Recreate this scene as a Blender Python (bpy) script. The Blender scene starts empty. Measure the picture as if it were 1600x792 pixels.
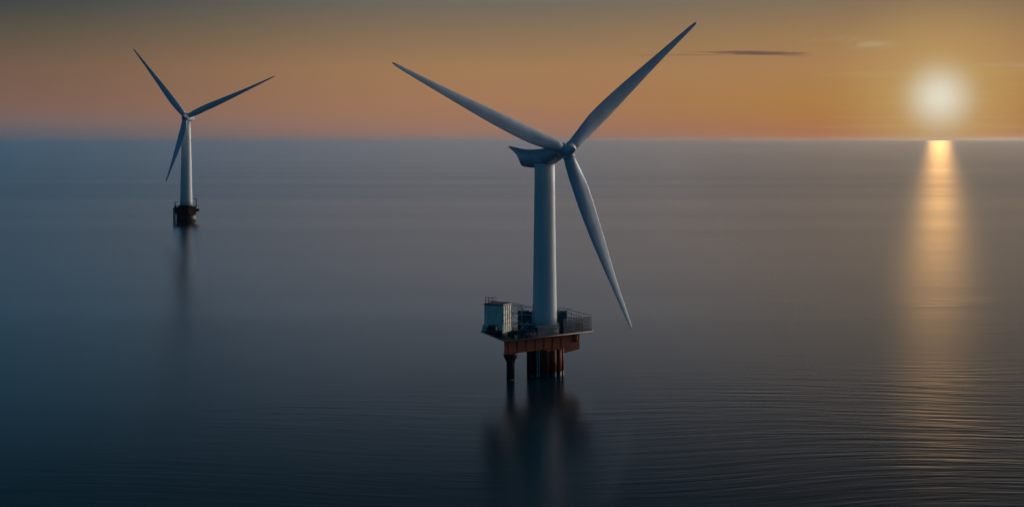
import bpy, bmesh, math, random
import numpy as np
from mathutils import Vector, Matrix, noise

R = math.radians
scene = bpy.context.scene
col = scene.collection
random.seed(7)

# ------------------------------------------------------------------ camera
F, CAM_H = 2198.0, 64.0            # focal length in photo pixels (1600 wide), camera height in metres
cam_d = bpy.data.cameras.new('camera')
cam = bpy.data.objects.new('camera', cam_d)
col.objects.link(cam)
cam.location = (0, 0, CAM_H)
cam.rotation_euler = (R(90), 0, 0)
cam_d.sensor_width = 36.0
cam_d.lens = 36.0 * F / 1600.0
cam_d.shift_y = -(396 - 218) / 1600.0
cam_d.clip_start = 1.0
cam_d.clip_end = 400000.0
scene.camera = cam
scene.render.resolution_x, scene.render.resolution_y = 1024, 506

# ------------------------------------------------------------------ sky, sun, exposure
SUN_AZ = math.degrees(math.atan((1468 - 800) / F))       # to the right of straight ahead (+Y)
SUN_EL = math.degrees(math.atan((218 - 152) / F * math.cos(R(SUN_AZ))))
sun_dir = Vector((math.sin(R(SUN_AZ)) * math.cos(R(SUN_EL)),
                  math.cos(R(SUN_AZ)) * math.cos(R(SUN_EL)), math.sin(R(SUN_EL))))

scene.view_settings.view_transform = 'Standard'
scene.view_settings.look = 'None'
scene.view_settings.exposure = 0.0
scene.view_settings.gamma = 1.0
scene.view_settings.use_curve_mapping = False
scene.cycles.use_denoising = True
scene.cycles.max_bounces = 6
scene.cycles.volume_bounces = 1
scene.cycles.transparent_max_bounces = 12

sd = bpy.data.lights.new('sun', 'SUN')
sd.energy = 0.0118
sd.color = (1.0, 0.50, 0.14)
sd.angle = R(0.8)
sun = bpy.data.objects.new('sun', sd)
col.objects.link(sun)
sun.location = (300, 900, 200)
sun.rotation_euler = sun_dir.to_track_quat('Z', 'Y').to_euler()


def lin(r, g, b):
    f = lambda c: c / 12.92 if c <= 0.04045 else ((c + 0.055) / 1.055) ** 2.4
    return (f(r / 255), f(g / 255), f(b / 255), 1.0)


class NT:
    """Small helper to wire shader nodes."""
    def __init__(self, tree):
        self.t, self.n, self.l = tree, tree.nodes, tree.links
        self.n.clear()

    def node(self, kind, **kw):
        nd = self.n.new(kind)
        for k, v in kw.items():
            setattr(nd, k, v)
        return nd

    def put(self, sock, v):
        if isinstance(v, bpy.types.NodeSocket):
            self.l.new(v, sock)
        else:
            sock.default_value = v

    def math(self, op, a, b=0.0, c=0.0, clamp=False):
        nd = self.node('ShaderNodeMath', operation=op, use_clamp=clamp)
        for i, v in enumerate((a, b, c)):
            self.put(nd.inputs[i], v)
        return nd.outputs[0]

    def smooth(self, x, lo, hi, a=0.0, b=1.0):
        nd = self.node('ShaderNodeMapRange', interpolation_type='SMOOTHSTEP')
        for i, v in enumerate((x, lo, hi, a, b)):
            self.put(nd.inputs[i], v)
        return nd.outputs[0]

    def mix(self, f, a, b, mode='MIX'):
        nd = self.node('ShaderNodeMix', data_type='RGBA', blend_type=mode)
        self.put(nd.inputs[0], f)
        self.put(nd.inputs[6], a)
        self.put(nd.inputs[7], b)
        return nd.outputs[2]

    def ramp(self, x, stops, interp='LINEAR'):
        nd = self.node('ShaderNodeValToRGB')
        cr = nd.color_ramp
        cr.interpolation = interp
        while len(cr.elements) > 1:
            cr.elements.remove(cr.elements[-1])
        cr.elements[0].position, cr.elements[0].color = stops[0]
        for p, c in stops[1:]:
            e = cr.elements.new(p)
            e.color = c
        self.put(nd.inputs[0], x)
        return nd.outputs[0]

    def noise(self, vec, scale, detail=3.0, rough=0.5, dist=0.0):
        nd = self.node('ShaderNodeTexNoise')
        self.put(nd.inputs['Vector'], vec)
        nd.inputs['Scale'].default_value = scale
        nd.inputs['Detail'].default_value = detail
        nd.inputs['Roughness'].default_value = rough
        nd.inputs['Distortion'].default_value = dist
        return nd.outputs[0]

    def mapping(self, vec, loc=(0, 0, 0), rot=(0, 0, 0), scale=(1, 1, 1)):
        nd = self.node('ShaderNodeMapping')
        self.put(nd.inputs[0], vec)
        nd.inputs[1].default_value, nd.inputs[2].default_value, nd.inputs[3].default_value = loc, rot, scale
        return nd.outputs[0]


world = bpy.data.worlds.new('World')
scene.world = world
world.use_nodes = True
w = NT(world.node_tree)
geo = w.node('ShaderNodeTexCoord').outputs['Generated']
sep = w.node('ShaderNodeSeparateXYZ')
w.put(sep.inputs[0], geo)
dx, dy, dz = sep.outputs
el = w.math('MULTIPLY', w.math('ARCSINE', dz), 180 / math.pi)              # degrees above the horizon
az = w.math('MULTIPLY', w.math('ARCTAN2', dx, dy), 180 / math.pi)         # degrees right of ahead
azs = w.math('SUBTRACT', az, SUN_AZ)
e01 = w.math('SQRT', w.math('MAXIMUM', w.math('DIVIDE', el, 90.0), 0.0))  # sqrt keeps the low sky finely spaced


def stops(rows):
    return [(math.sqrt(e / 90.0), lin(*c)) for e, c in rows]


# three vertical profiles of the dusk sky: far left, straight ahead, and round the sun
sky_left = w.ramp(e01, stops([(0.0, (74, 90, 106)), (0.3, (88, 93, 103)), (0.75, (112, 97, 98)), (1.4, (119, 93, 84)), (2.8, (111, 88, 76)),
                              (4.2, (84, 79, 68)), (5.6, (50, 62, 68)), (6.4, (82, 150, 192)), (7.9, (88, 160, 200)),  # unseen bright band above the view, added to lighten the sea, in all three
                              (9.9, (24, 72, 104)), (12.2, (4, 24, 38)), (30, (3, 15, 26)), (90, (8, 20, 32))]))
sky_mid = w.ramp(e01, stops([(0.0, (126, 112, 110)), (0.5, (153, 115, 97)), (1.5, (161, 119, 89)), (2.9, (160, 122, 86)),
                             (4.2, (137, 113, 87)), (5.6, (110, 104, 93)), (6.4, (160, 176, 196)), (7.9, (180, 200, 222)),
                             (9.9, (60, 84, 106)), (12.2, (4, 24, 40)), (30, (3, 15, 26)), (90, (8, 20, 32))]))
sky_sun = w.ramp(e01, stops([(0.0, (166, 106, 70)), (0.4, (168, 110, 68)), (1.5, (169, 123, 64)), (2.9, (167, 126, 83)),
                             (4.2, (156, 122, 84)), (5.6, (128, 110, 88)), (6.4, (200, 188, 178)), (7.9, (224, 212, 202)),
                             (9.9, (76, 80, 86)), (12.2, (6, 23, 38)), (30, (3, 15, 26)), (90, (8, 20, 32))]))
sky_back = w.ramp(e01, stops([(0.0, (28, 58, 78)), (6, (30, 68, 92)), (25, (30, 72, 102)), (90, (14, 34, 54))]))
az_abs = w.math('ABSOLUTE', azs)
base = w.mix(w.smooth(az, -24.0, 0.0), sky_left, sky_mid)
base = w.mix(w.smooth(az, -2.0, 17.0), base, sky_sun)
base = w.mix(w.smooth(az_abs, 60.0, 120.0), base, sky_back)

# solar aureole: angular distance to the sun
dot = w.node('ShaderNodeVectorMath', operation='DOT_PRODUCT')
w.put(dot.inputs[0], geo)
dot.inputs[1].default_value = sun_dir
ang = w.math('MULTIPLY', w.math('ARCCOSINE', w.math('MINIMUM', dot.outputs['Value'], 1.0)), 180 / math.pi)
halo = w.math('POWER', w.smooth(ang, 0.6, 6.0, 1.0, 0.0), 1.9)
base = w.mix(w.math('MULTIPLY', halo, 0.85), base, lin(186, 152, 98))
# thin streaky cirrus that catches the light round the sun
streak = w.noise(w.mapping(geo, scale=(5, 5, 230)), 1.0, 5.0, 0.6, 0.4)
streak = w.smooth(streak, 0.5, 0.72)
near_sun = w.math('MULTIPLY', w.smooth(az_abs, 1.0, 8.0, 1.0, 0.0), w.smooth(el, 4.6, 0.4, 0.0, 1.0))
base = w.mix(w.math('MULTIPLY', w.math('MULTIPLY', streak, near_sun), 0.6), base, lin(184, 158, 88))
# two small bright wisps of high cloud near the sun
wn = w.noise(w.mapping(geo, scale=(60, 60, 260)), 1.0, 5.0, 0.62, 0.8)
for wa, we, ra, re_, amt in ((14.35, 3.72, 0.75, 0.17, 0.5), (13.0, 3.95, 0.9, 0.10, 0.4), (19.2, 2.82, 0.8, 0.10, 0.6)):
    ex = w.math('POWER', w.math('DIVIDE', w.math('SUBTRACT', az, wa), ra), 2.0)
    ey = w.math('POWER', w.math('DIVIDE', w.math('SUBTRACT', el, we), re_), 2.0)
    g_ = w.math('EXPONENT', w.math('MULTIPLY', w.math('ADD', ex, ey), -1.0))
    g_ = w.math('MULTIPLY', w.math('MULTIPLY', g_, w.smooth(wn, 0.34, 0.62)), amt, clamp=True)
    base = w.mix(g_, base, lin(184, 166, 128))
core = w.math('POWER', w.smooth(ang, 0.0, 2.3, 1.0, 0.0), 1.9)
base = w.mix(core, base, lin(224, 217, 196))

# glow added to the sky right of the view, to light the towers' right sides
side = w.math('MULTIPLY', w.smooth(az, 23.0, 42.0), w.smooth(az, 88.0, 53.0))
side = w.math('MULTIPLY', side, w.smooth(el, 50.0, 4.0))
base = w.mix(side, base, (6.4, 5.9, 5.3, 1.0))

sky_tex = w.node('ShaderNodeTexSky', sky_type='NISHITA')
sky_tex.sun_disc = False
sky_tex.sun_elevation = R(SUN_EL)
sky_tex.sun_rotation = R(SUN_AZ)
nish = w.mix(1.0, sky_tex.outputs[0], (0.0005, 0.0005, 0.0005, 1.0), 'MULTIPLY')
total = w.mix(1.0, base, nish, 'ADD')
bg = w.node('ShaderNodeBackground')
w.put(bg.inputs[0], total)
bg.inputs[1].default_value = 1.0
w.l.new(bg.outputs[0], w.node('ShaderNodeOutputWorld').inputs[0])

# ------------------------------------------------------------------ materials


def material(name):
    m = bpy.data.materials.new(name)
    m.use_nodes = True
    return m, NT(m.node_tree)


def paint(name, c, rough=0.45, var=0.12, scale=0.6, stretch=(1, 1, 0.25), metal=0.0, stain=None, alpha=1.0, spec=0.5):
    """Weathered paint: uneven tone, streaks that run down, a second stain colour with its own shape."""
    m, t = material(name)
    pos = t.node('ShaderNodeTexCoord').outputs['Object']
    n1 = t.noise(t.mapping(pos, scale=stretch), scale, 5.0, 0.6)
    c = tuple(c) + (1.0,)
    dark = tuple(max(0, v * (1 - 2.2 * var)) for v in c[:3]) + (1.0,)
    lite = tuple(min(1, v * (1 + var)) for v in c[:3]) + (1.0,)
    cc = t.mix(t.smooth(n1, 0.3, 0.7), dark, lite)
    if stain:
        n2 = t.noise(t.mapping(pos, loc=(3, 7, 1), scale=(1, 1, 0.18)), scale * 2.3, 6.0, 0.65)
        cc = t.mix(t.math('MULTIPLY', t.smooth(n2, 0.52, 0.7), 0.8), cc, tuple(stain) + (1.0,))
    b = t.node('ShaderNodeBsdfPrincipled')
    t.put(b.inputs['Base Color'], cc)
    t.put(b.inputs['Roughness'], t.smooth(n1, 0.2, 0.8, rough - 0.1, rough + 0.12))
    b.inputs['Metallic'].default_value = metal
    b.inputs['Specular IOR Level'].default_value = spec
    b.inputs['Alpha'].default_value = alpha
    t.l.new(b.outputs[0], t.node('ShaderNodeOutputMaterial').inputs[0])
    return m


M = dict(
    white=paint('white_tower_paint', (0.78, 0.79, 0.78), 0.42, 0.05, 0.35, (1, 1, 0.06)),
    blade=paint('blade_gelcoat', (0.62, 0.68, 0.74), 0.38, 0.04, 0.3, (1, 1, 1)),
    nacelle=paint('nacelle_gelcoat', (0.40, 0.55, 0.64), 0.4, 0.05, 0.5, (1, 1, 0.4)),
    red=paint('rust_red_primer', (0.30, 0.046, 0.014), 0.65, 0.2, 0.8, (1, 1, 0.2), stain=(0.075, 0.022, 0.013)),
    darkred=paint('old_red_primer', (0.10, 0.028, 0.018), 0.7, 0.2, 0.8, (1, 1, 0.2), stain=(0.04, 0.02, 0.016)),
    dark=paint('wet_dark_steel', (0.022, 0.02, 0.022), 0.5, 0.2, 0.8),
    steel=paint('grey_galvanised_steel', (0.20, 0.21, 0.22), 0.5, 0.15, 0.9),
    black=paint('black_steel', (0.025, 0.028, 0.032), 0.5, 0.15, 0.9),
    deck=paint('deck_plating', (0.10, 0.095, 0.09), 0.7, 0.25, 0.7, (1, 1, 1), stain=(0.16, 0.06, 0.035)),
    edge=paint('lit_edge_colour', (0.42, 0.30, 0.27), 0.5, 0.15, 0.9),  # pale colour puts the light along the deck edge into the beam
    teal=paint('teal_panel', (0.80, 0.90, 0.74), 0.45, 0.10, 0.45, (1, 1, 1), stain=(0.40, 0.60, 0.57)),
    cream=paint('cream_panel', (0.88, 0.84, 0.75), 0.55, 0.12, 0.9, stain=(0.25, 0.17, 0.10)),
    blue=paint('dark_blue_paint', (0.028, 0.07, 0.13), 0.45, 0.2, 0.8),
    bluegrey=paint('blue_grey_paint', (0.10, 0.16, 0.22), 0.45, 0.2, 0.8),
    tarp=paint('navy_tarpaulin', (0.015, 0.032, 0.05), 0.6, 0.25, 1.2, (1, 1, 1)),
    orange=paint('lit_strip_orange', (0.62, 0.16, 0.04), 0.5, 0.12, 0.9),
    palewhite=paint('pale_paint', (0.7, 0.68, 0.64), 0.5, 0.1, 0.9),
    mesh=paint('grey_wire_mesh', (0.24, 0.27, 0.29), 0.6, 0.1, 0.9, alpha=0.32),
    brown=paint('brown_paint', (0.17, 0.10, 0.07), 0.6, 0.2, 1.0),
)

m_glass, t = material('window_glass')
b = t.node('ShaderNodeBsdfPrincipled')
b.inputs['Base Color'].default_value = (0.03, 0.09, 0.10, 1)
b.inputs['Roughness'].default_value = 0.12
t.l.new(b.outputs[0], t.node('ShaderNodeOutputMaterial').inputs[0])
M['glass'] = m_glass

# the sea
m_sea, t = material('sea_water')
pos = t.node('ShaderNodeNewGeometry').outputs['Position']
sp = t.node('ShaderNodeSeparateXYZ')
t.put(sp.inputs[0], pos)
# long low swell lines bowed by a slow wander, finer ripples on top of them
bow = t.noise(t.mapping(pos, scale=(0.010, 0.006, 0)), 1.0, 0.0)
bent = t.node('ShaderNodeCombineXYZ')
t.put(bent.inputs[0], t.math('MULTIPLY', sp.outputs[0], 0.035))
t.put(bent.inputs[1], t.math('ADD', t.math('MULTIPLY', sp.outputs[1], 0.31), t.math('MULTIPLY', bow, 11.0)))
bent.inputs[2].default_value = 0.37
r1 = t.noise(bent.outputs[0], 1.0, 2.0, 0.5, 0.15)
r2 = t.noise(t.mapping(bent.outputs[0], rot=(0, 0, R(6)), scale=(2.2, 2.3, 1)), 1.0, 2.0, 0.5, 0.3)
calm = t.noise(t.mapping(pos, loc=(40, 9, 0), scale=(0.003, 0.008, 0)), 1.0, 2.0)
height = t.math('MULTIPLY', t.math('ADD', r1, t.math('MULTIPLY', r2, 0.4)), t.smooth(calm, 0.35, 0.65, 0.15, 1.0))
fade = t.smooth(sp.outputs[1], 260.0, 900.0, 1.0, 0.0)
# a breeze ruffles the water to the right; the rest lies almost glassy
edge = t.math('MULTIPLY', t.noise(t.mapping(pos, loc=(7, 2, 0), scale=(0.012, 0.006, 0)), 1.0, 2.0), 60.0)
breeze = t.smooth(t.math('ADD', t.math('SUBTRACT', sp.outputs[0], t.math('MULTIPLY', sp.outputs[1], 0.12)), edge), 5.0, 150.0)
breeze = t.math('MULTIPLY', breeze, t.smooth(t.math('LOGARITHM', t.math('MAXIMUM', sp.outputs[1], 1.0), 10.0), 2.6, 4.3, 1.0, 0.0))
fade = t.math('MULTIPLY', fade, t.math('ADD', t.math('MULTIPLY', breeze, 0.84), 0.16))
bump = t.node('ShaderNodeBump')
t.put(bump.inputs['Strength'], fade)
bump.inputs['Distance'].default_value = 0.24
t.put(bump.inputs['Height'], height)
patch = t.noise(t.mapping(pos, scale=(0.0004, 0.004, 0)), 1.0, 4.0, 0.6)
rough = t.math('ADD', t.smooth(patch, 0.3, 0.7, -0.012, 0.012), t.math('ADD', t.smooth(sp.outputs[1], 350.0, 2200.0, 0.232, 0.295), t.math('MULTIPLY', breeze, 0.09)))
gl = t.node('ShaderNodeBsdfGlossy', distribution='BECKMANN')
t.put(gl.inputs['Roughness'], rough)
t.put(gl.inputs['Normal'], bump.outputs[0])
across = t.node('ShaderNodeCombineXYZ')
across.inputs[0].default_value = math.sin(R(12))          # the low swell runs roughly out of the sunset
across.inputs[1].default_value = math.cos(R(12))
t.l.new(across.outputs[0], gl.inputs['Tangent'])
t.put(gl.inputs['Anisotropy'], t.math('ADD', t.smooth(sp.outputs[1], 300.0, 1300.0, 0.10, 0.08), t.math('MULTIPLY', breeze, 0.3)))
body = t.node('ShaderNodeBsdfDiffuse')
body.inputs['Color'].default_value = (0.006, 0.03, 0.045, 1)
fr = t.node('ShaderNodeFresnel')
fr.inputs['IOR'].default_value = 1.333
t.put(fr.inputs['Normal'], bump.outputs[0])
mixs = t.node('ShaderNodeMixShader')
t.put(mixs.inputs[0], fr.outputs[0])
t.l.new(body.outputs[0], mixs.inputs[1])
t.l.new(gl.outputs[0], mixs.inputs[2])
t.l.new(mixs.outputs[0], t.node('ShaderNodeOutputMaterial').inputs[0])
M['sea'] = m_sea

# ------------------------------------------------------------------ mesh helpers


class MB:
    """Collects boxes, tubes and lofts in one bmesh; build() links them as ONE object."""
    def __init__(self):
        self.bm = bmesh.new()

    def prism(self, pts, z0, z1, bevel=0.0):
        vs = [self.bm.verts.new((x, y, z0)) for x, y in pts] + [self.bm.verts.new((x, y, z1)) for x, y in pts]
        n = len(pts)
        fs = [self.bm.faces.new(vs[:n][::-1]), self.bm.faces.new(vs[n:])]
        for i in range(n):
            j = (i + 1) % n
            fs.append(self.bm.faces.new((vs[i], vs[j], vs[n + j], vs[n + i])))
        bmesh.ops.recalc_face_normals(self.bm, faces=fs)
        if bevel:
            es = list({e for f in fs for e in f.edges})
            bmesh.ops.bevel(self.bm, geom=es, offset=bevel, segments=1, affect='EDGES')
        return self

    def obox(self, o, ex, ey, z0, z1, bevel=0.0):
        """Box on the plan parallelogram o, o+ex, o+ex+ey, o+ey."""
        o, ex, ey = Vector(o), Vector(ex), Vector(ey)
        return self.prism([o, o + ex, o + ex + ey, o + ey], z0, z1, bevel)

    def box(self, c, s, bevel=0.0):
        return self.obox((c[0] - s[0] / 2, c[1] - s[1] / 2), (s[0], 0), (0, s[1]), c[2] - s[2] / 2, c[2] + s[2] / 2, bevel)

    def loft(self, rings, cap=True, smooth=True):
        rr = [[self.bm.verts.new(p) for p in ring] for ring in rings]
        n = len(rr[0])
        fs = []
        for a, c in zip(rr, rr[1:]):
            for i in range(n):
                f = self.bm.faces.new((a[i], a[(i + 1) % n], c[(i + 1) % n], c[i]))
                f.smooth = smooth
                fs.append(f)
        if cap:
            fs += [self.bm.faces.new(rr[0][::-1]), self.bm.faces.new(rr[-1])]
        bmesh.ops.recalc_face_normals(self.bm, faces=fs)
        return self

    def tube(self, p, q, r0, r1=None, n=10, smooth=True):
        p, q = Vector(p), Vector(q)
        r1 = r0 if r1 is None else r1
        d = (q - p).normalized()
        u = d.orthogonal().normalized()
        v = d.cross(u)
        ring = lambda c, r: [c + (u * math.cos(a) + v * math.sin(a)) * r for a in (2 * math.pi * k / n for k in range(n))]
        return self.loft([ring(p, r0), ring(q, r1)], smooth=smooth)

    def path(self, pts, r, n=8):
        for a, c in zip(pts, pts[1:]):
            self.tube(a, c, r, n=n)
        return self

    def lathe(self, prof, c=(0, 0), n=48):
        """prof: list of (radius, z)."""
        return self.loft([[(c[0] + r * math.cos(2 * math.pi * k / n), c[1] + r * math.sin(2 * math.pi * k / n), z)
                           for k in range(n)] for r, z in prof])

    def build(self, name, mat, parent=None):
        me = bpy.data.meshes.new(name)
        self.bm.to_mesh(me)
        self.bm.free()
        o = bpy.data.objects.new(name, me)
        me.materials.append(M[mat])
        col.objects.link(o)
        if parent:
            o.parent = parent
        return o


def tag(o, label=None, cat=None, group=None, kind=None):
    for k, v in (('label', label), ('category', cat), ('group', group), ('kind', kind)):
        if v:
            o[k] = v
    return o


def thing(name, loc, label, cat, group=None):
    o = bpy.data.objects.new(name, None)
    o.location = loc
    col.objects.link(o)
    return tag(o, label, cat, group)


# ------------------------------------------------------------------ setting: the sea
bm = bmesh.new()
xs = [-70000, -30000, -8000, -1600, -300, 0, 300, 1600, 8000, 30000, 70000]
ys = [-40000, -10000, -2000, 0, 200, 400, 800, 1600, 3200, 8000, 20000, 45000, 80000]
g = [[bm.verts.new((x, y, 0)) for x in xs] for y in ys]
for j in range(len(ys) - 1):
    for i in range(len(xs) - 1):
        bm.faces.new((g[j][i], g[j][i + 1], g[j + 1][i + 1], g[j + 1][i]))
sea = MB()
sea.bm.free()
sea.bm = bm
tag(sea.build('sea', 'sea'), kind='structure', label='calm dark blue sea reaching to the horizon')

# the sea air: one box of thin even haze round everything
m_hz, t = material('sea_haze')
hv = t.node('ShaderNodeVolumePrincipled')
hv.inputs['Color'].default_value = (0.86, 0.90, 0.96, 1)
hv.inputs['Density'].default_value = 0.000005
hv.inputs['Anisotropy'].default_value = 0.8
t.l.new(hv.outputs[0], t.node('ShaderNodeOutputMaterial').inputs['Volume'])
M['haze'] = m_hz
hz = MB().obox((-75000, -45000), (150000, 0), (0, 130000), -3.0, 146.0).build('haze', 'haze')
tag(hz, kind='stuff', label='thin blue sea haze softening the horizon')

# ------------------------------------------------------------------ wind turbines


def project(p):
    return np.array([800 + F * p.x / p.y, 218 + F * (CAM_H - p.z) / p.y])


def unproject(px, py, y):
    return Vector(((px - 800) / F * y, y, CAM_H - (py - 218) / F * y))


def interp(x, tab):
    return float(np.interp(x, [a for a, _ in tab], [c for _, c in tab]))


CHORD = [(0, .056), (.04, .057), (.09, .072), (.15, .086), (.22, .094), (.30, .090), (.45, .074), (.6, .055), (.75, .038),
         (.88, .026), (.95, .019), (.985, .013), (1, .005)]
THICK = [(0, 1.0), (.05, .96), (.12, .55), (.22, .33), (.4, .24), (.7, .19), (1, .16)]
TWIST = [(0, 16), (.2, 13), (.4, 7), (.7, 2), (1, -1)]


def blade_mesh(axis, tipvec, off, size, pitch, wide=1.0):
    """One blade from the hub centre: straight at the root, bent towards the axis direction at the tip."""
    L = tipvec.length
    d = tipvec.normalized()
    e = axis.cross(d).normalized()
    mb = MB()
    rings = []
    N = 44
    for s in [0.035 + (1 - 0.035) * (k / N) ** 0.92 for k in range(N + 1)]:
        c = interp(s, CHORD) * size * (1 + (wide - 1) * (min(1, s / .2) if wide < 1 else min(1, max(0, (s - .22) / .3))))
        th = c * interp(s, THICK) * 0.5
        be = R(interp(s, TWIST) + pitch)
        ch = e * math.cos(be) + axis * math.sin(be)
        nm = d.cross(ch).normalized()
        centre = d * (L * s) + axis * off * (s ** 1.9)
        af = min(1.0, max(0.0, (s - 0.05) / 0.15))
        ring = []
        for k in range(24):
            a = 2 * math.pi * k / 24
            x, y = math.cos(a), math.sin(a)
            ty = y * (1 - af * 0.55 * max(0, x) ** 1.0) * (1 - af * 0.15 * (x + 1) / 2)      # thin trailing edge
            ring.append(centre + ch * (x * 0.5 + af * 0.10) * c + nm * ty * th)
        rings.append(ring)
    mb.loft(rings)
    return mb


def turbine(loc, hub_px, hub_y, yaw, tilt, tip_px, off, size, pitches, tower_prof, nac_prof, label, wide=(1, 1, 1), hub_k=1.0):
    root = thing('wind_turbine', loc, label, 'wind turbine', 'offshore wind turbines')
    base = Vector(loc)
    hub = unproject(hub_px[0], hub_px[1], hub_y) - base
    a = Vector((math.sin(yaw) * math.cos(tilt), -math.cos(yaw) * math.cos(tilt), math.sin(tilt)))
    u = Vector((math.cos(yaw), math.sin(yaw), 0))
    v = u.cross(a)
    if v.z < 0:
        v = -v
    tw = MB().lathe(tower_prof, n=64).build('tower', 'white', root)
    fl = MB()
    for z in [tower_prof[0][1] + 0.25]:
        r = tower_prof[0][0]
        fl.lathe([(r + .003, z - .2), (r + .28, z - .2), (r + .28, z + .2), (r + .003, z + .2)], n=64)
    fl.build('flange', 'steel', tw)
    zt, rt = tower_prof[-1][1], tower_prof[-1][0]
    MB().lathe([(rt + .02, zt - .7), (rt + .16, zt - .6), (rt + .16, zt + .5), (rt + .02, zt + .6)], n=48).build('yaw_ring', 'nacelle', root)

    # nacelle: cross-sections along the axis, (distance behind the hub, top, bottom, half width)
    nb = MB()
    side = u
    rings = []
    for s, top, bot, hw in nac_prof:
        c = hub - a * s
        mid, hh = (top + bot) / 2, (top - bot) / 2
        ring = []
        for k in range(28):
            t_ = 2 * math.pi * k / 28
            cx, cy = math.cos(t_), math.sin(t_)
            p = 2 / 2.6
            x = math.copysign(abs(cx) ** p, cx)
            y = math.copysign(abs(cy) ** p, cy)
            ring.append(Vector((c.x, c.y, hub.z)) + side * x * hw + Vector((0, 0, mid + hh * y)))
        rings.append(ring)
    nb.loft(rings)
    nac = nb.build('nacelle', 'nacelle', root)

    # hub with a pointed spinner and three root sleeves
    hb = MB()
    hs = size * 0.034 * hub_k
    rings = []
    for s, r in ((-1.5, .95), (-.7, 1.15), (0, 1.12), (.7, .92), (1.3, .62), (1.9, .32), (2.4, .06)):
        c = hub + a * s * hs
        rings.append([c + (u * math.cos(k) + v * math.sin(k)) * r * hs for k in (2 * math.pi * i / 32 for i in range(32))])
    hb.loft(rings)
    hob = hb.build('hub', 'blade', root)

    for i, tp in enumerate(tip_px):
        # solve for the angle and reach that put this tip where the photograph shows it
        q0 = project(hub + base)
        d2 = Vector((tp[0] - q0[0], q0[1] - tp[1]))
        ph, L = math.atan2(d2.y, d2.x), size
        f = lambda ph, L: project(base + hub + (u * math.cos(ph) + v * math.sin(ph)) * L + a * off) - np.array(tp)
        for _ in range(40):
            e0 = f(ph, L)
            J = np.stack([(f(ph + 1e-4, L) - e0) / 1e-4, (f(ph, L + 1e-2) - e0) / 1e-2], 1)
            st = np.linalg.solve(J, -e0)
            ph += float(np.clip(st[0], -.2, .2))
            L += float(np.clip(st[1], -8, 8))
        print('blade', i, round(math.degrees(ph), 1), round(L, 1))
        d = u * math.cos(ph) + v * math.sin(ph)
        bo = blade_mesh(a, d * L, off, size, pitches[i], wide[i]).build('blade', 'blade', root)
        bo.location = hub
        sl = MB().tube(d * size * .012, d * size * .04, size * .031, size * .0295, n=28).build('blade_root_collar', 'blade', bo)
    return root, hub, a, u


NX, NY = (851 - 800) / F * 384, 384.0
turbine((NX, NY, 0), (886, 236), 374.5, R(30), R(7), [(1090, 34), (613, 98), (987, 514)], 5.0, 52.0, (0, 4, -10),
        [(3.35, 12.6), (3.32, 16), (3.1, 28), (2.92, 42), (2.8, 52), (2.78, 58.2)],
        [(1.4, 1.0, -1.5, 1.5), (3.5, 1.15, -2.0, 2.2), (7, 1.1, -3.2, 2.5), (10, .75, -4.4, 2.6), (14, .45, -4.75, 2.6),
         (18, .3, -4.8, 2.5), (21.5, .35, -4.6, 2.2), (23.0, .45, -3.6, 1.7), (24.4, .52, -2.4, 1.25), (26.0, .66, -1.3, .95),
         (28.0, .85, -.45, .6), (30.2, 1.1, .35, .3), (31.4, 1.25, .85, .08)],
        'large white wind turbine in the foreground standing on the red platform', (1.04, 1.04, 1.25))

FX, FY = (291 - 800) / F * 1108, 1108.0
turbine((FX, FY, 0), (290.3, 183), 1098, R(-2), R(9), [(430, 119), (208, 76), (259, 284)], 9.0, 70.0, (0, 0, 0),
        [(4.9, 11.5), (4.75, 16), (4.2, 40), (3.6, 65), (3.3, 79)],
        [(1.5, 2.6, -2.6, 2.6), (4, 3.2, -3.2, 3.2), (10, 3.4, -3.4, 3.3), (16, 3.0, -3.0, 2.8), (17, 2.0, -2.2, 1.9)],
        'small white wind turbine far off at left standing on its own dark platform', (.74, .78, .8), 1.25)

# ------------------------------------------------------------------ near platform
Z = 11.0
pf = thing('offshore_platform', (NX, NY, 0), 'rust red steel platform on piles carrying the large turbine and its cabins', 'platform',
           'turbine platforms')
near_c, right_c, left_c = Vector((-10.5, -14.2)), Vector((13.8, 5.6)), Vector((-17.6, 5.6))
far_c = Vector((6.5, 22.0))
ctr = Vector((0, 2))
deck_pts = [near_c, right_c, far_c, left_c]


def cut_corners(pts, k):
    out = []
    n = len(pts)
    for i in range(n):
        p, a_, c_ = pts[i], pts[i - 1], pts[(i + 1) % n]
        out += [p + (a_ - p).normalized() * k, p + (c_ - p).normalized() * k]
    return out


deck = MB().prism(cut_corners(deck_pts, 1.2), Z - .32, Z).build('deck', 'deck', pf)
rim_b = MB()
poly = cut_corners([ctr + (p - ctr) * 1.012 for p in deck_pts], 1.2)
for i in range(len(poly)):
    p, q = poly[i], poly[(i + 1) % len(poly)]
    rim_b.tube((p.x, p.y, Z - .05), (q.x, q.y, Z - .05), .2, n=6)
rim_b.build('edge_beam', 'edge', deck)

ins = [ctr + (p - ctr) * .80 for p in deck_pts]
g_near = Vector((-11.0, -12.2))
# deep box girder under the front edge
dR = (right_c - near_c).normalized()
dL = (left_c - near_c).normalized()
MB().obox(g_near, dR * 24.0, (.6, 12), 7.2, Z - .33).build('box_girder', 'red', pf)
for k in range(7):
    p = g_near + dR * (1.5 + k * 3.1) - dL * .12
    MB().obox(p, dR * .18, dL * .11, 7.3, Z - .36).build('stiffener', 'red', pf)
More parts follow.
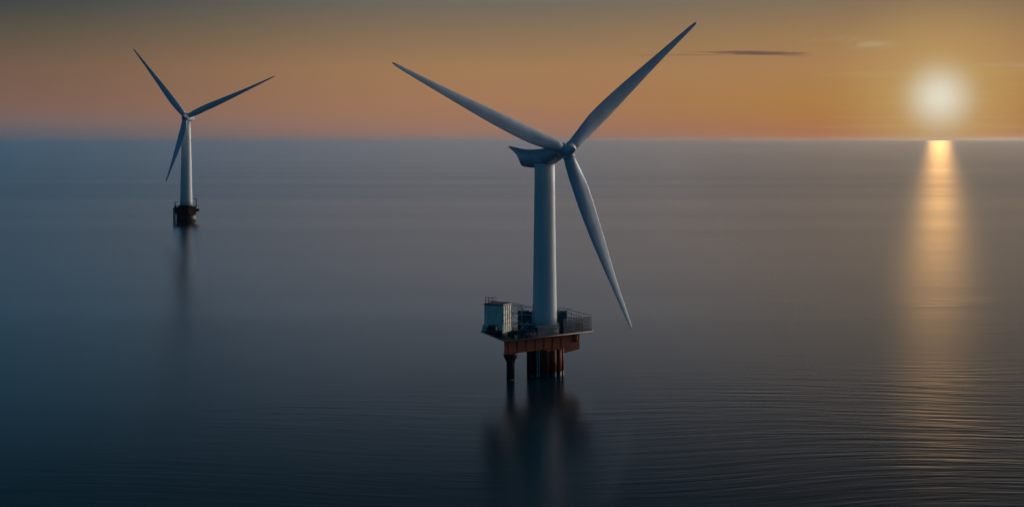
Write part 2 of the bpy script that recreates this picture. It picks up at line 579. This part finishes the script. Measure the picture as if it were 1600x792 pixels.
# side bracket at the right with slanting soffit
br = MB()
q0 = g_near + dR * 20.5 + dL * .3
ring = lambda p: [(p.x, p.y, Z - .34), (p.x, p.y, 6.2), ]
e1, e2 = q0, q0 + dR * 6.4
d_ = dL * 8
br.loft([[(e1.x, e1.y, Z - .335), (e2.x, e2.y, Z - .335), (e2.x, e2.y, 6.1), (e1.x, e1.y, 5.4)],
         [((e1 + d_).x, (e1 + d_).y, Z - .335), ((e2 + d_).x, (e2 + d_).y, Z - .335), ((e2 + d_).x, (e2 + d_).y, 6.1),
          ((e1 + d_).x, (e1 + d_).y, 5.4)]], smooth=False)
br.build('bracket', 'red', pf)
pp = g_near + dR * 25.6 - dL * .05
MB().tube((pp.x, pp.y, Z - .4), (pp.x, pp.y, 8.2), .28).build('lit_strip_pipe', 'orange', pf)  # orange pipe stands in for the lit strip on the bracket

# main pile with dark wet foot, tubes standing round it
MB().lathe([(4.5, -2), (4.5, 1.9)], n=48).build('wet_pile_foot', 'dark', pf)
pile = MB().lathe([(4.5, 1.9), (4.5, 7.25)], n=48).build('pile', 'red', pf)
for ang_, rad in ((-84, .75), (-62, .85), (-38, .75), (-14, .65)):
    x, y = 4.75 * math.cos(R(ang_)), 4.75 * math.sin(R(ang_))
    fd = MB().tube((x, y, 1.4), (x, y, 7.25), rad, n=16).build('fender_tube', 'red', pf)
    MB().tube((x, y, -2), (x, y, 1.4), rad * .98, n=16).build('wet_foot', 'dark', fd)
# recess plate and ladder on the shaded side
x, y = 4.9 * math.cos(R(-112)), 4.9 * math.sin(R(-112))
ld = MB()
for s_ in (-.32, .32):
    ld.tube((x + s_, y, -2), (x + s_, y, 7.2), .08, n=6)
for k in range(18):
    ld.tube((x - .32, y, -1.6 + k * .5), (x + .32, y, -1.6 + k * .5), .05, n=5)
ld.build('ladder', 'palewhite', pf)
for ang_ in (-135, -152):
    x, y = 5.1 * math.cos(R(ang_)), 5.1 * math.sin(R(ang_))
    MB().tube((x, y, -2), (x, y, 7.25), .42, n=12).build('cable_tube', 'dark', pf)
# flared front leg
MB().lathe([(1.08, -2), (1.08, 4.4), (1.2, 5.0), (1.75, 6.0), (1.9, 6.6), (1.9, 7.22)], c=(-9.3, -8.9), n=28).build('leg', 'dark', pf)

# railings: one part per deck side, plus wire screens
def railing(p, q, h, n, r=.055, rails=3):
    mb = MB()
    for k in range(n + 1):
        c = p.lerp(q, k / n)
        mb.tube((c.x, c.y, Z), (c.x, c.y, Z + h), r, n=6)
    for j in range(1, rails + 1):
        z = Z + h * j / rails
        mb.tube((p.x, p.y, z), (q.x, q.y, z), r * .85, n=6)
    return mb


inn = cut_corners([ctr + (p - ctr) * .985 for p in deck_pts], 1.2)
railing(inn[1], inn[1].lerp(inn[2], .42), 1.3, 8).build('railing', 'black', pf)
railing(inn[3], inn[4], 4.2, 10, .08, 4).build('railing', 'steel', pf)
railing(inn[5], inn[6], 1.3, 14).build('railing', 'black', pf)
railing(inn[7], inn[0], 1.3, 12).build('railing', 'black', pf)
# tall wire screen along the front right edge
sa, sb = inn[1].lerp(inn[2], .66), inn[2]
fr = railing(sa, sb, 4.3, 11, .075, 2).build('screen_frame', 'steel', pf)
MB().obox(sa - dL * .08, sb - sa, -dL * .03, Z + .1, Z + 4.3).build('wire_screen', 'mesh', fr)
# lower screen in front of the tower foot
sa, sb = inn[1].lerp(inn[2], .335), inn[1].lerp(inn[2], .60)
fr = railing(sa, sb, 3.1, 3, .07, 2).build('screen_frame', 'steel', pf)
MB().obox(sa - dL * .08, sb - sa, -dL * .03, Z + .1, Z + 3.1).build('wire_screen', 'mesh', fr)
MB().lathe([(3.9, Z), (3.9, Z + 1.55), (3.4, Z + 1.55)], n=48).build('tower_seat', 'bluegrey', pf)

# ------------------------------------------------------------------ equipment on the near deck


def on_deck(name, x, y, label, cat, group=None, z=Z):
    return thing(name, (NX + x, NY + y, z), label, cat, group)


# tall control cabin at the left, teal long side, cream short side
cb = on_deck('control_cabin', -11.4, 1.0, 'tall teal and cream cabin at the left end of the near deck', 'cabin')
eL, eR = Vector((-5.0, 1.9)), Vector((2.35, 5.3))
nl, nr = eL.normalized(), eR.normalized()
H = 7.6
MB().obox((0, 0), eR, eL, .05, H, .05).build('wall', 'teal', cb)
out = -nr * .12
cl = MB()
for k in range(6):                                     # ribs of the long side
    p = eL * (k / 5.0) * .985 + out + nl * .02
    cl.obox(p, nl * .16, nr * .117, .3, H - .2)
for z_ in (2.5, 5.6, H - .3):
    cl.obox(out * .8, eL, nr * .093, z_, z_ + .16)
cl.build('rib', 'teal', cb)
MB().obox(-nl * .08, eR, nl * .077, 2.3, H - .05).build('end_panel', 'cream', cb)
gp = MB()
for k in range(5):
    gp.obox(eR * (k / 4.0) * .96 - nl * .2, nr * .09, nl * .115, .3, H)
for z_ in (2.4, 3.6, 4.9, 6.2, 7.4):
    gp.obox(-nl * .17, eR, nl * .085, z_, z_ + .08)
gp.build('stair_frame', 'brown', cb)
for (k, z_) in ((0, 5.1), (1, 6.5), (2, 3.8), (3, 5.1)):
    MB().obox(eR * (k / 4.0) + nr * .3 - nl * .1, nr * .45, nl * .015, z_, z_ + .8).build('window', 'glass', cb)
rf = MB().obox(-nl * .25 - nr * .25, nr * (eR.length + .5), nl * (eL.length + .5), H + .003, H + .28).build('roof', 'black', cb)
rr = MB()
pA, pB = eL * .98 + nr * .15, eL * .60 + nr * .15
for c in (pA, pA.lerp(pB, .5), pB):
    rr.tube((c.x, c.y, H + .28), (c.x, c.y, H + 2.0), .08, n=6)
for z_ in (1.15, 2.0):
    rr.path([(pA.x, pA.y, H + z_), (pB.x, pB.y, H + z_), (pB.x + 1.6, pB.y + .9, H + z_ - .1)], .085, 6)
rr.build('roof_railing', 'black', rf)

# pipe scaffold between the cabin and the tower
sc = on_deck('pipe_scaffold', -7.4, -1.0, 'cream pipe scaffold frame between the teal cabin and the tower', 'scaffold')
X0, X1, Y0, Y1, HT = -1.6, 4.0, -.6, 2.6, 8.2
for x in (X0, (X0 + X1) / 2, X1):
    for y in (Y0, Y1):
        MB().tube((x, y, 0), (x, y, HT if x < 3 else 7.0), .11, n=6).build('post', 'palewhite', sc)
s2 = MB()
for z_ in (3.0, 5.6, 7.6, 8.15):
    for y in (Y0, Y1):
        s2.tube((X0, y, z_), (X1 if z_ < 7.8 else X1 - 1.9, y, z_ - .25), .10, n=6)
    for x in (X0, (X0 + X1) / 2, X1):
        s2.tube((x, Y0, z_ - .1), (x, Y1, z_ - .1), .08, n=6)
s2.tube((X0, Y0, 5.6), (1.2, Y0, 8.1), .09, n=6)
s2.tube((X0, Y0, 5.6), (1.2, Y0, 3.0), .09, n=6)
s2.build('cross_bar', 'cream', sc)
MB().obox((X0 + .1, Y0 + .1), (3.6, 0), (0, 3.0), 6.9, 7.02).build('top_board', 'cream', sc)

# dark blue equipment container beside the tower
ct = on_deck('equipment_container', -7.0, -.2, 'dark blue equipment container standing left of the tower foot', 'container')
MB().box((1.6, 1.0, 3.1), (3.9, 2.2, 5.6), .05).build('body', 'blue', ct)
cr = MB()
for k in range(8):
    cr.box((-.15 + k * .5, -.17, 3.1), (.2, .13, 4.8))
cr.build('corrugation', 'bluegrey', ct)
MB().box((1.2, 1.0, 6.1), (3.2, 2.4, .38)).build('roof', 'bluegrey', ct)
dr = MB().box((2.9, -.21, 2.2), (1.2, .2, 3.0)).build('door', 'bluegrey', ct)
MB().tube((2.45, -.36, 1.9), (2.45, -.36, 2.6), .06, n=6).build('handle', 'palewhite', dr)
for x in (.2, 3.1):
    MB().box((x, 1.0, .147), (.3, 2.1, .294)).build('skid', 'black', ct)

# louvred cooler to the right of the tower
lv = on_deck('louvred_cooler', 3.3, 1.2, 'grey louvred cooler cabinet right of the tower foot', 'cooler')
MB().box((1.5, 1.2, 2.9), (2.6, 2.0, 5.8), .04).build('body', 'blue', lv)
sl = MB()
for k in range(7):
    sl.box((1.5, .08, 1.0 + k * .75), (2.7, .22, .26))
sl.build('louvre', 'bluegrey', lv)
MB().box((1.5, 1.2, 5.95), (2.9, 2.3, .25)).build('lid', 'steel', lv)
mst = MB()
mst.tube((.4, 1.2, 6.05), (.4, 1.2, 6.75), .07, n=6)
mst.tube((.2, 1.2, 6.7), (4.1, 1.0, 6.5), .06, n=6)
mst.build('antenna', 'black', lv)

# row of brown upright lockers behind the screen
for k in range(6):
    p = Vector((5.6, 1.0)) + dR * (k * 1.25)
    lk = on_deck('gas_bottle_rack', p.x, p.y,
                 ('first', 'second', 'third', 'fourth', 'fifth', 'sixth')[k] + ' dark brown bottle rack from the tower behind the wire screen',
                 'bottle rack', 'bottle racks behind the screen')
    f_ = MB()
    for s_ in (0, 1.0):
        for e_ in (0, .9):
            c = dR * s_ + dL * e_
            f_.tube((c.x, c.y, 0), (c.x, c.y, 3.2 + .12 * (k % 3)), .06, n=6)
    f_.obox(-dR * .05, dR * 1.1, dL * .95, 0.002, .12)
    f_.build('frame', 'black', lk)
    for j in range(2):
        c = dR * (.27 + j * .47) + dL * .45
        MB().lathe([(.2, .123), (.21, .25), (.21, 2.2), (.14, 2.5), (.06, 2.6), (.06, 2.8)], c=(c.x, c.y), n=12).build(
            'bottle', 'palewhite' if (k + j) % 3 == 0 else 'brown', lk)

# covered gear and stores at the left tip and along the front edge
def bundle(name, x, y, sx, sy, sz, mat, label, cat, seed, group=None):
    """Lumpy tarpaulin-covered load lashed with ropes."""
    o = on_deck(name, x, y, label, cat, group)
    bm = bmesh.new()
    bmesh.ops.create_icosphere(bm, subdivisions=4, radius=1.0)
    for v_ in bm.verts:
        c = v_.co
        s = [math.copysign(abs(k) ** .55, k) for k in c]
        nz = noise.noise(Vector((c.x * 2 + seed, c.y * 2, c.z * 2))) * .2 + noise.noise(Vector((c.x * 5, c.y * 5 + seed, c.z * 5))) * .07
        k = 1 + nz
        v_.co = (s[0] * sx * .5 * k, s[1] * sy * .5 * k, max(0, (s[2] * .5 * k + .5)) * sz)
    for f_ in bm.faces:
        f_.smooth = True
    mb = MB()
    mb.bm.free()
    mb.bm = bm
    mb.build('cover', mat, o)
    for fx in (-.25, .25):
        MB().path([(fx * sx, -sy * .56, 0), (fx * sx, -sy * .5, sz * .85), (fx * sx, 0, sz * 1.09), (fx * sx, sy * .5, sz * .85),
                   (fx * sx, sy * .56, 0)], .05, 5).build('lashing', 'black', o)
    return o


bundle('covered_load', -15.9, 4.2, 2.6, 3.0, 2.0, 'teal', 'teal covered load on the left tip of the near deck', 'covered load', 3, 'covered loads on the near deck')
bundle('covered_load', -14.3, -.4, 2.6, 2.8, 2.4, 'tarp', 'navy covered load at the foot of the teal cabin, nearest the left tip', 'covered load', 11, 'covered loads on the near deck')
bundle('covered_load', -12.6, -5.0, 2.3, 2.4, 1.6, 'tarp', 'low navy covered load below the near corner of the teal cabin', 'covered load', 19, 'covered loads on the near deck')
bundle('covered_load', -8.2, -5.6, 2.4, 2.0, 1.7, 'tarp', 'navy covered load on the deck in front of the cream cabin end', 'covered load', 27, 'covered loads on the near deck')
bundle('covered_load', -5.4, -5.0, 1.9, 1.8, 1.9, 'blue', 'dark blue covered load in front of the blue container', 'covered load', 35, 'covered loads on the near deck')

# cable reel
rl = on_deck('cable_reel', -9.6, -8.2, 'dark cable reel on the near corner of the deck', 'cable reel')
MB().tube((-.45, 0, .95), (.45, 0, .95), .62, n=20).build('cable_coil', 'black', rl)
for s_ in (-.52, .52):
    MB().tube((s_ - .05, 0, .95), (s_ + .05, 0, .95), .95, n=24).build('flange', 'bluegrey', rl)

# small white chest at the deck edge
wc = on_deck('storage_chest', -7.9, -9.4, 'small white storage chest on the front edge of the near deck', 'chest')
MB().box((0, 0, .4), (.9, .7, .8), .04).build('box', 'palewhite', wc)
MB().box((0, 0, .87), (1.0, .8, .13), .03).build('lid', 'palewhite', wc)

# short stair with pale handrails
sr = on_deck('deck_stair', -7.0, -3.4, 'short steel stair with pale handrails in front of the pipe scaffold', 'stair')
for y in (0, 1.0):
    MB().path([(0, y, .05), (2.4, y, 2.6)], .12, 6).build('stringer', 'steel', sr)
    hr_ = MB()
    hr_.path([(0, y, .05), (0, y, 1.1), (2.4, y, 3.7), (2.4, y, 2.6)], .07, 6)
    hr_.tube((1.2, y, 1.33), (1.2, y, 2.4), .06, n=6)
    hr_.build('handrail', 'palewhite', sr)
for k in range(7):
    MB().box((.2 + k * .34, .5, .28 + k * .36), (.32, .96, .06)).build('tread', 'steel', sr)

# pump skid in front of the tower
ps = on_deck('pump_skid', -4.6, -7.0, 'grey pump with pipes on the front of the near deck', 'pump')
MB().box((0, 0, .1), (2.6, 1.2, .19)).build('base_frame', 'black', ps)
MB().tube((-1.0, 0, .75), (.4, 0, .75), .45, n=18).build('motor', 'bluegrey', ps)
MB().tube((.4, 0, .75), (.9, 0, .75), .6, n=18).build('pump_casing', 'steel', ps)
MB().path([(.7, 0, 1.3), (.7, 0, 2.0), (1.6, .2, 2.0), (1.6, .2, .1)], .14, 8).build('pipe', 'steel', ps)

# ------------------------------------------------------------------ far platform
fp = thing('offshore_platform', (FX, FY, 0), 'small dark platform under the far turbine at left', 'platform', 'turbine platforms')
oct_ = [(9.6 * math.cos(R(22.5 + 45 * k)), 8.5 * math.sin(R(22.5 + 45 * k))) for k in range(8)]
dk = MB().prism(oct_, 10.3, 10.9).build('deck', 'black', fp)
MB().prism([(x * .95, y * .95) for x, y in oct_], 5.6, 10.297).build('box_girder', 'darkred', fp)
MB().lathe([(7.6, -2), (7.6, 5.597)], n=40).build('pile', 'dark', fp)
MB().lathe([(5.9, 10.9), (5.9, 12.2), (5.0, 12.2)], n=40).build('tower_seat', 'black', fp)
MB().tube((-9.3, -2, -2), (-9.3, -2, 10.297), .55, n=14).build('leg', 'black', fp)
MB().tube((-8.0, -3.2, -2), (-8.0, -3.2, 5.9), .6, n=14).build('leg', 'palewhite', fp)
rb = MB()
for k in range(8):
    p, q = Vector(oct_[k]) * .98, Vector(oct_[(k + 1) % 8]) * .98
    for j in range(5):
        c = p.lerp(q, j / 5)
        rb.tube((c.x, c.y, 10.9), (c.x, c.y, 12.2), .07, n=5)
    for z_ in (11.5, 12.2):
        rb.tube((p.x, p.y, z_), (q.x, q.y, z_), .07, n=5)
rb.build('railing', 'black', fp)
MB().lathe([(1.0, 0), (1.35, .4), (1.35, 1.6), (1.0, 2.0)], c=(9.6, -1.6), n=20).build('fender', 'dark', fp).location.z = 7.6

for x, h, hw, lab in ((-8.2, 4.0, .55, 'dark blue post crane on the left edge of the far platform'),
                      (8.6, 6.6, .6, 'taller dark post crane on the right edge of the far platform')):
    dv = thing('davit_crane', (FX + x, FY - 2.4, 10.9), lab, 'crane', 'post cranes on the far platform')
    MB().lathe([(hw, .002), (hw, .5), (hw * .75, .8), (hw * .7, h - .4), (hw * .85, h)], n=16).build('post', 'blue', dv)
    s_ = -1 if x > 0 else 1
    MB().path([(0, 0, h - .3), (s_ * 2.4, -.4, h - .05)], .2, 8).build('jib', 'black', dv)

# ------------------------------------------------------------------ thin dark cloud above the horizon
m_cl, t = material('cloud_vapour')
v_ = t.node('ShaderNodeVolumePrincipled')
v_.inputs['Color'].default_value = (0.34, 0.22, 0.30, 1)
v_.inputs['Density'].default_value = 0.0032
v_.inputs['Anisotropy'].default_value = 0.3
t.l.new(v_.outputs[0], t.node('ShaderNodeOutputMaterial').inputs['Volume'])
M['cloud'] = m_cl
CY = 30000.0
pxm = CY / F


def cloud(cx, cy, blobs, label):
    bm = bmesh.new()
    for (ox, oy, sx, sy, sd_, dp) in blobs:
        r = bmesh.ops.create_icosphere(bm, subdivisions=5, radius=1.0)
        for v_ in r['verts']:
            c = v_.co.copy()
            k = 1 + .25 * noise.noise(Vector((c.x * 3 + ox, c.y * 2, c.z * 2 + oy))) + .1 * noise.noise(Vector((c.x * 9, c.y * 4, c.z * 3 + ox)))
            v_.co = ((ox + c.x * sx * .5 * k) * pxm, c.y * dp * k + sd_, (-oy + c.z * sy * .5 * k) * pxm)
    mb = MB()
    mb.bm.free()
    mb.bm = bm
    o = mb.build('cloud', 'cloud')
    o.location = unproject(cx, cy, CY)
    return tag(o, label, 'cloud')


cloud(1186, 83, [(0, 0, 150, 5.5, 0, 130), (20, .6, 120, 4.5, 300, 90), (-30, -.6, 90, 4, -300, 70), (-110, .6, 190, 2.6, 560, 45),
                 (-60, 1.2, 120, 3, -560, 50), (70, 1, 60, 3, 800, 50)],
      'thin dark streak of cloud left of the sun')
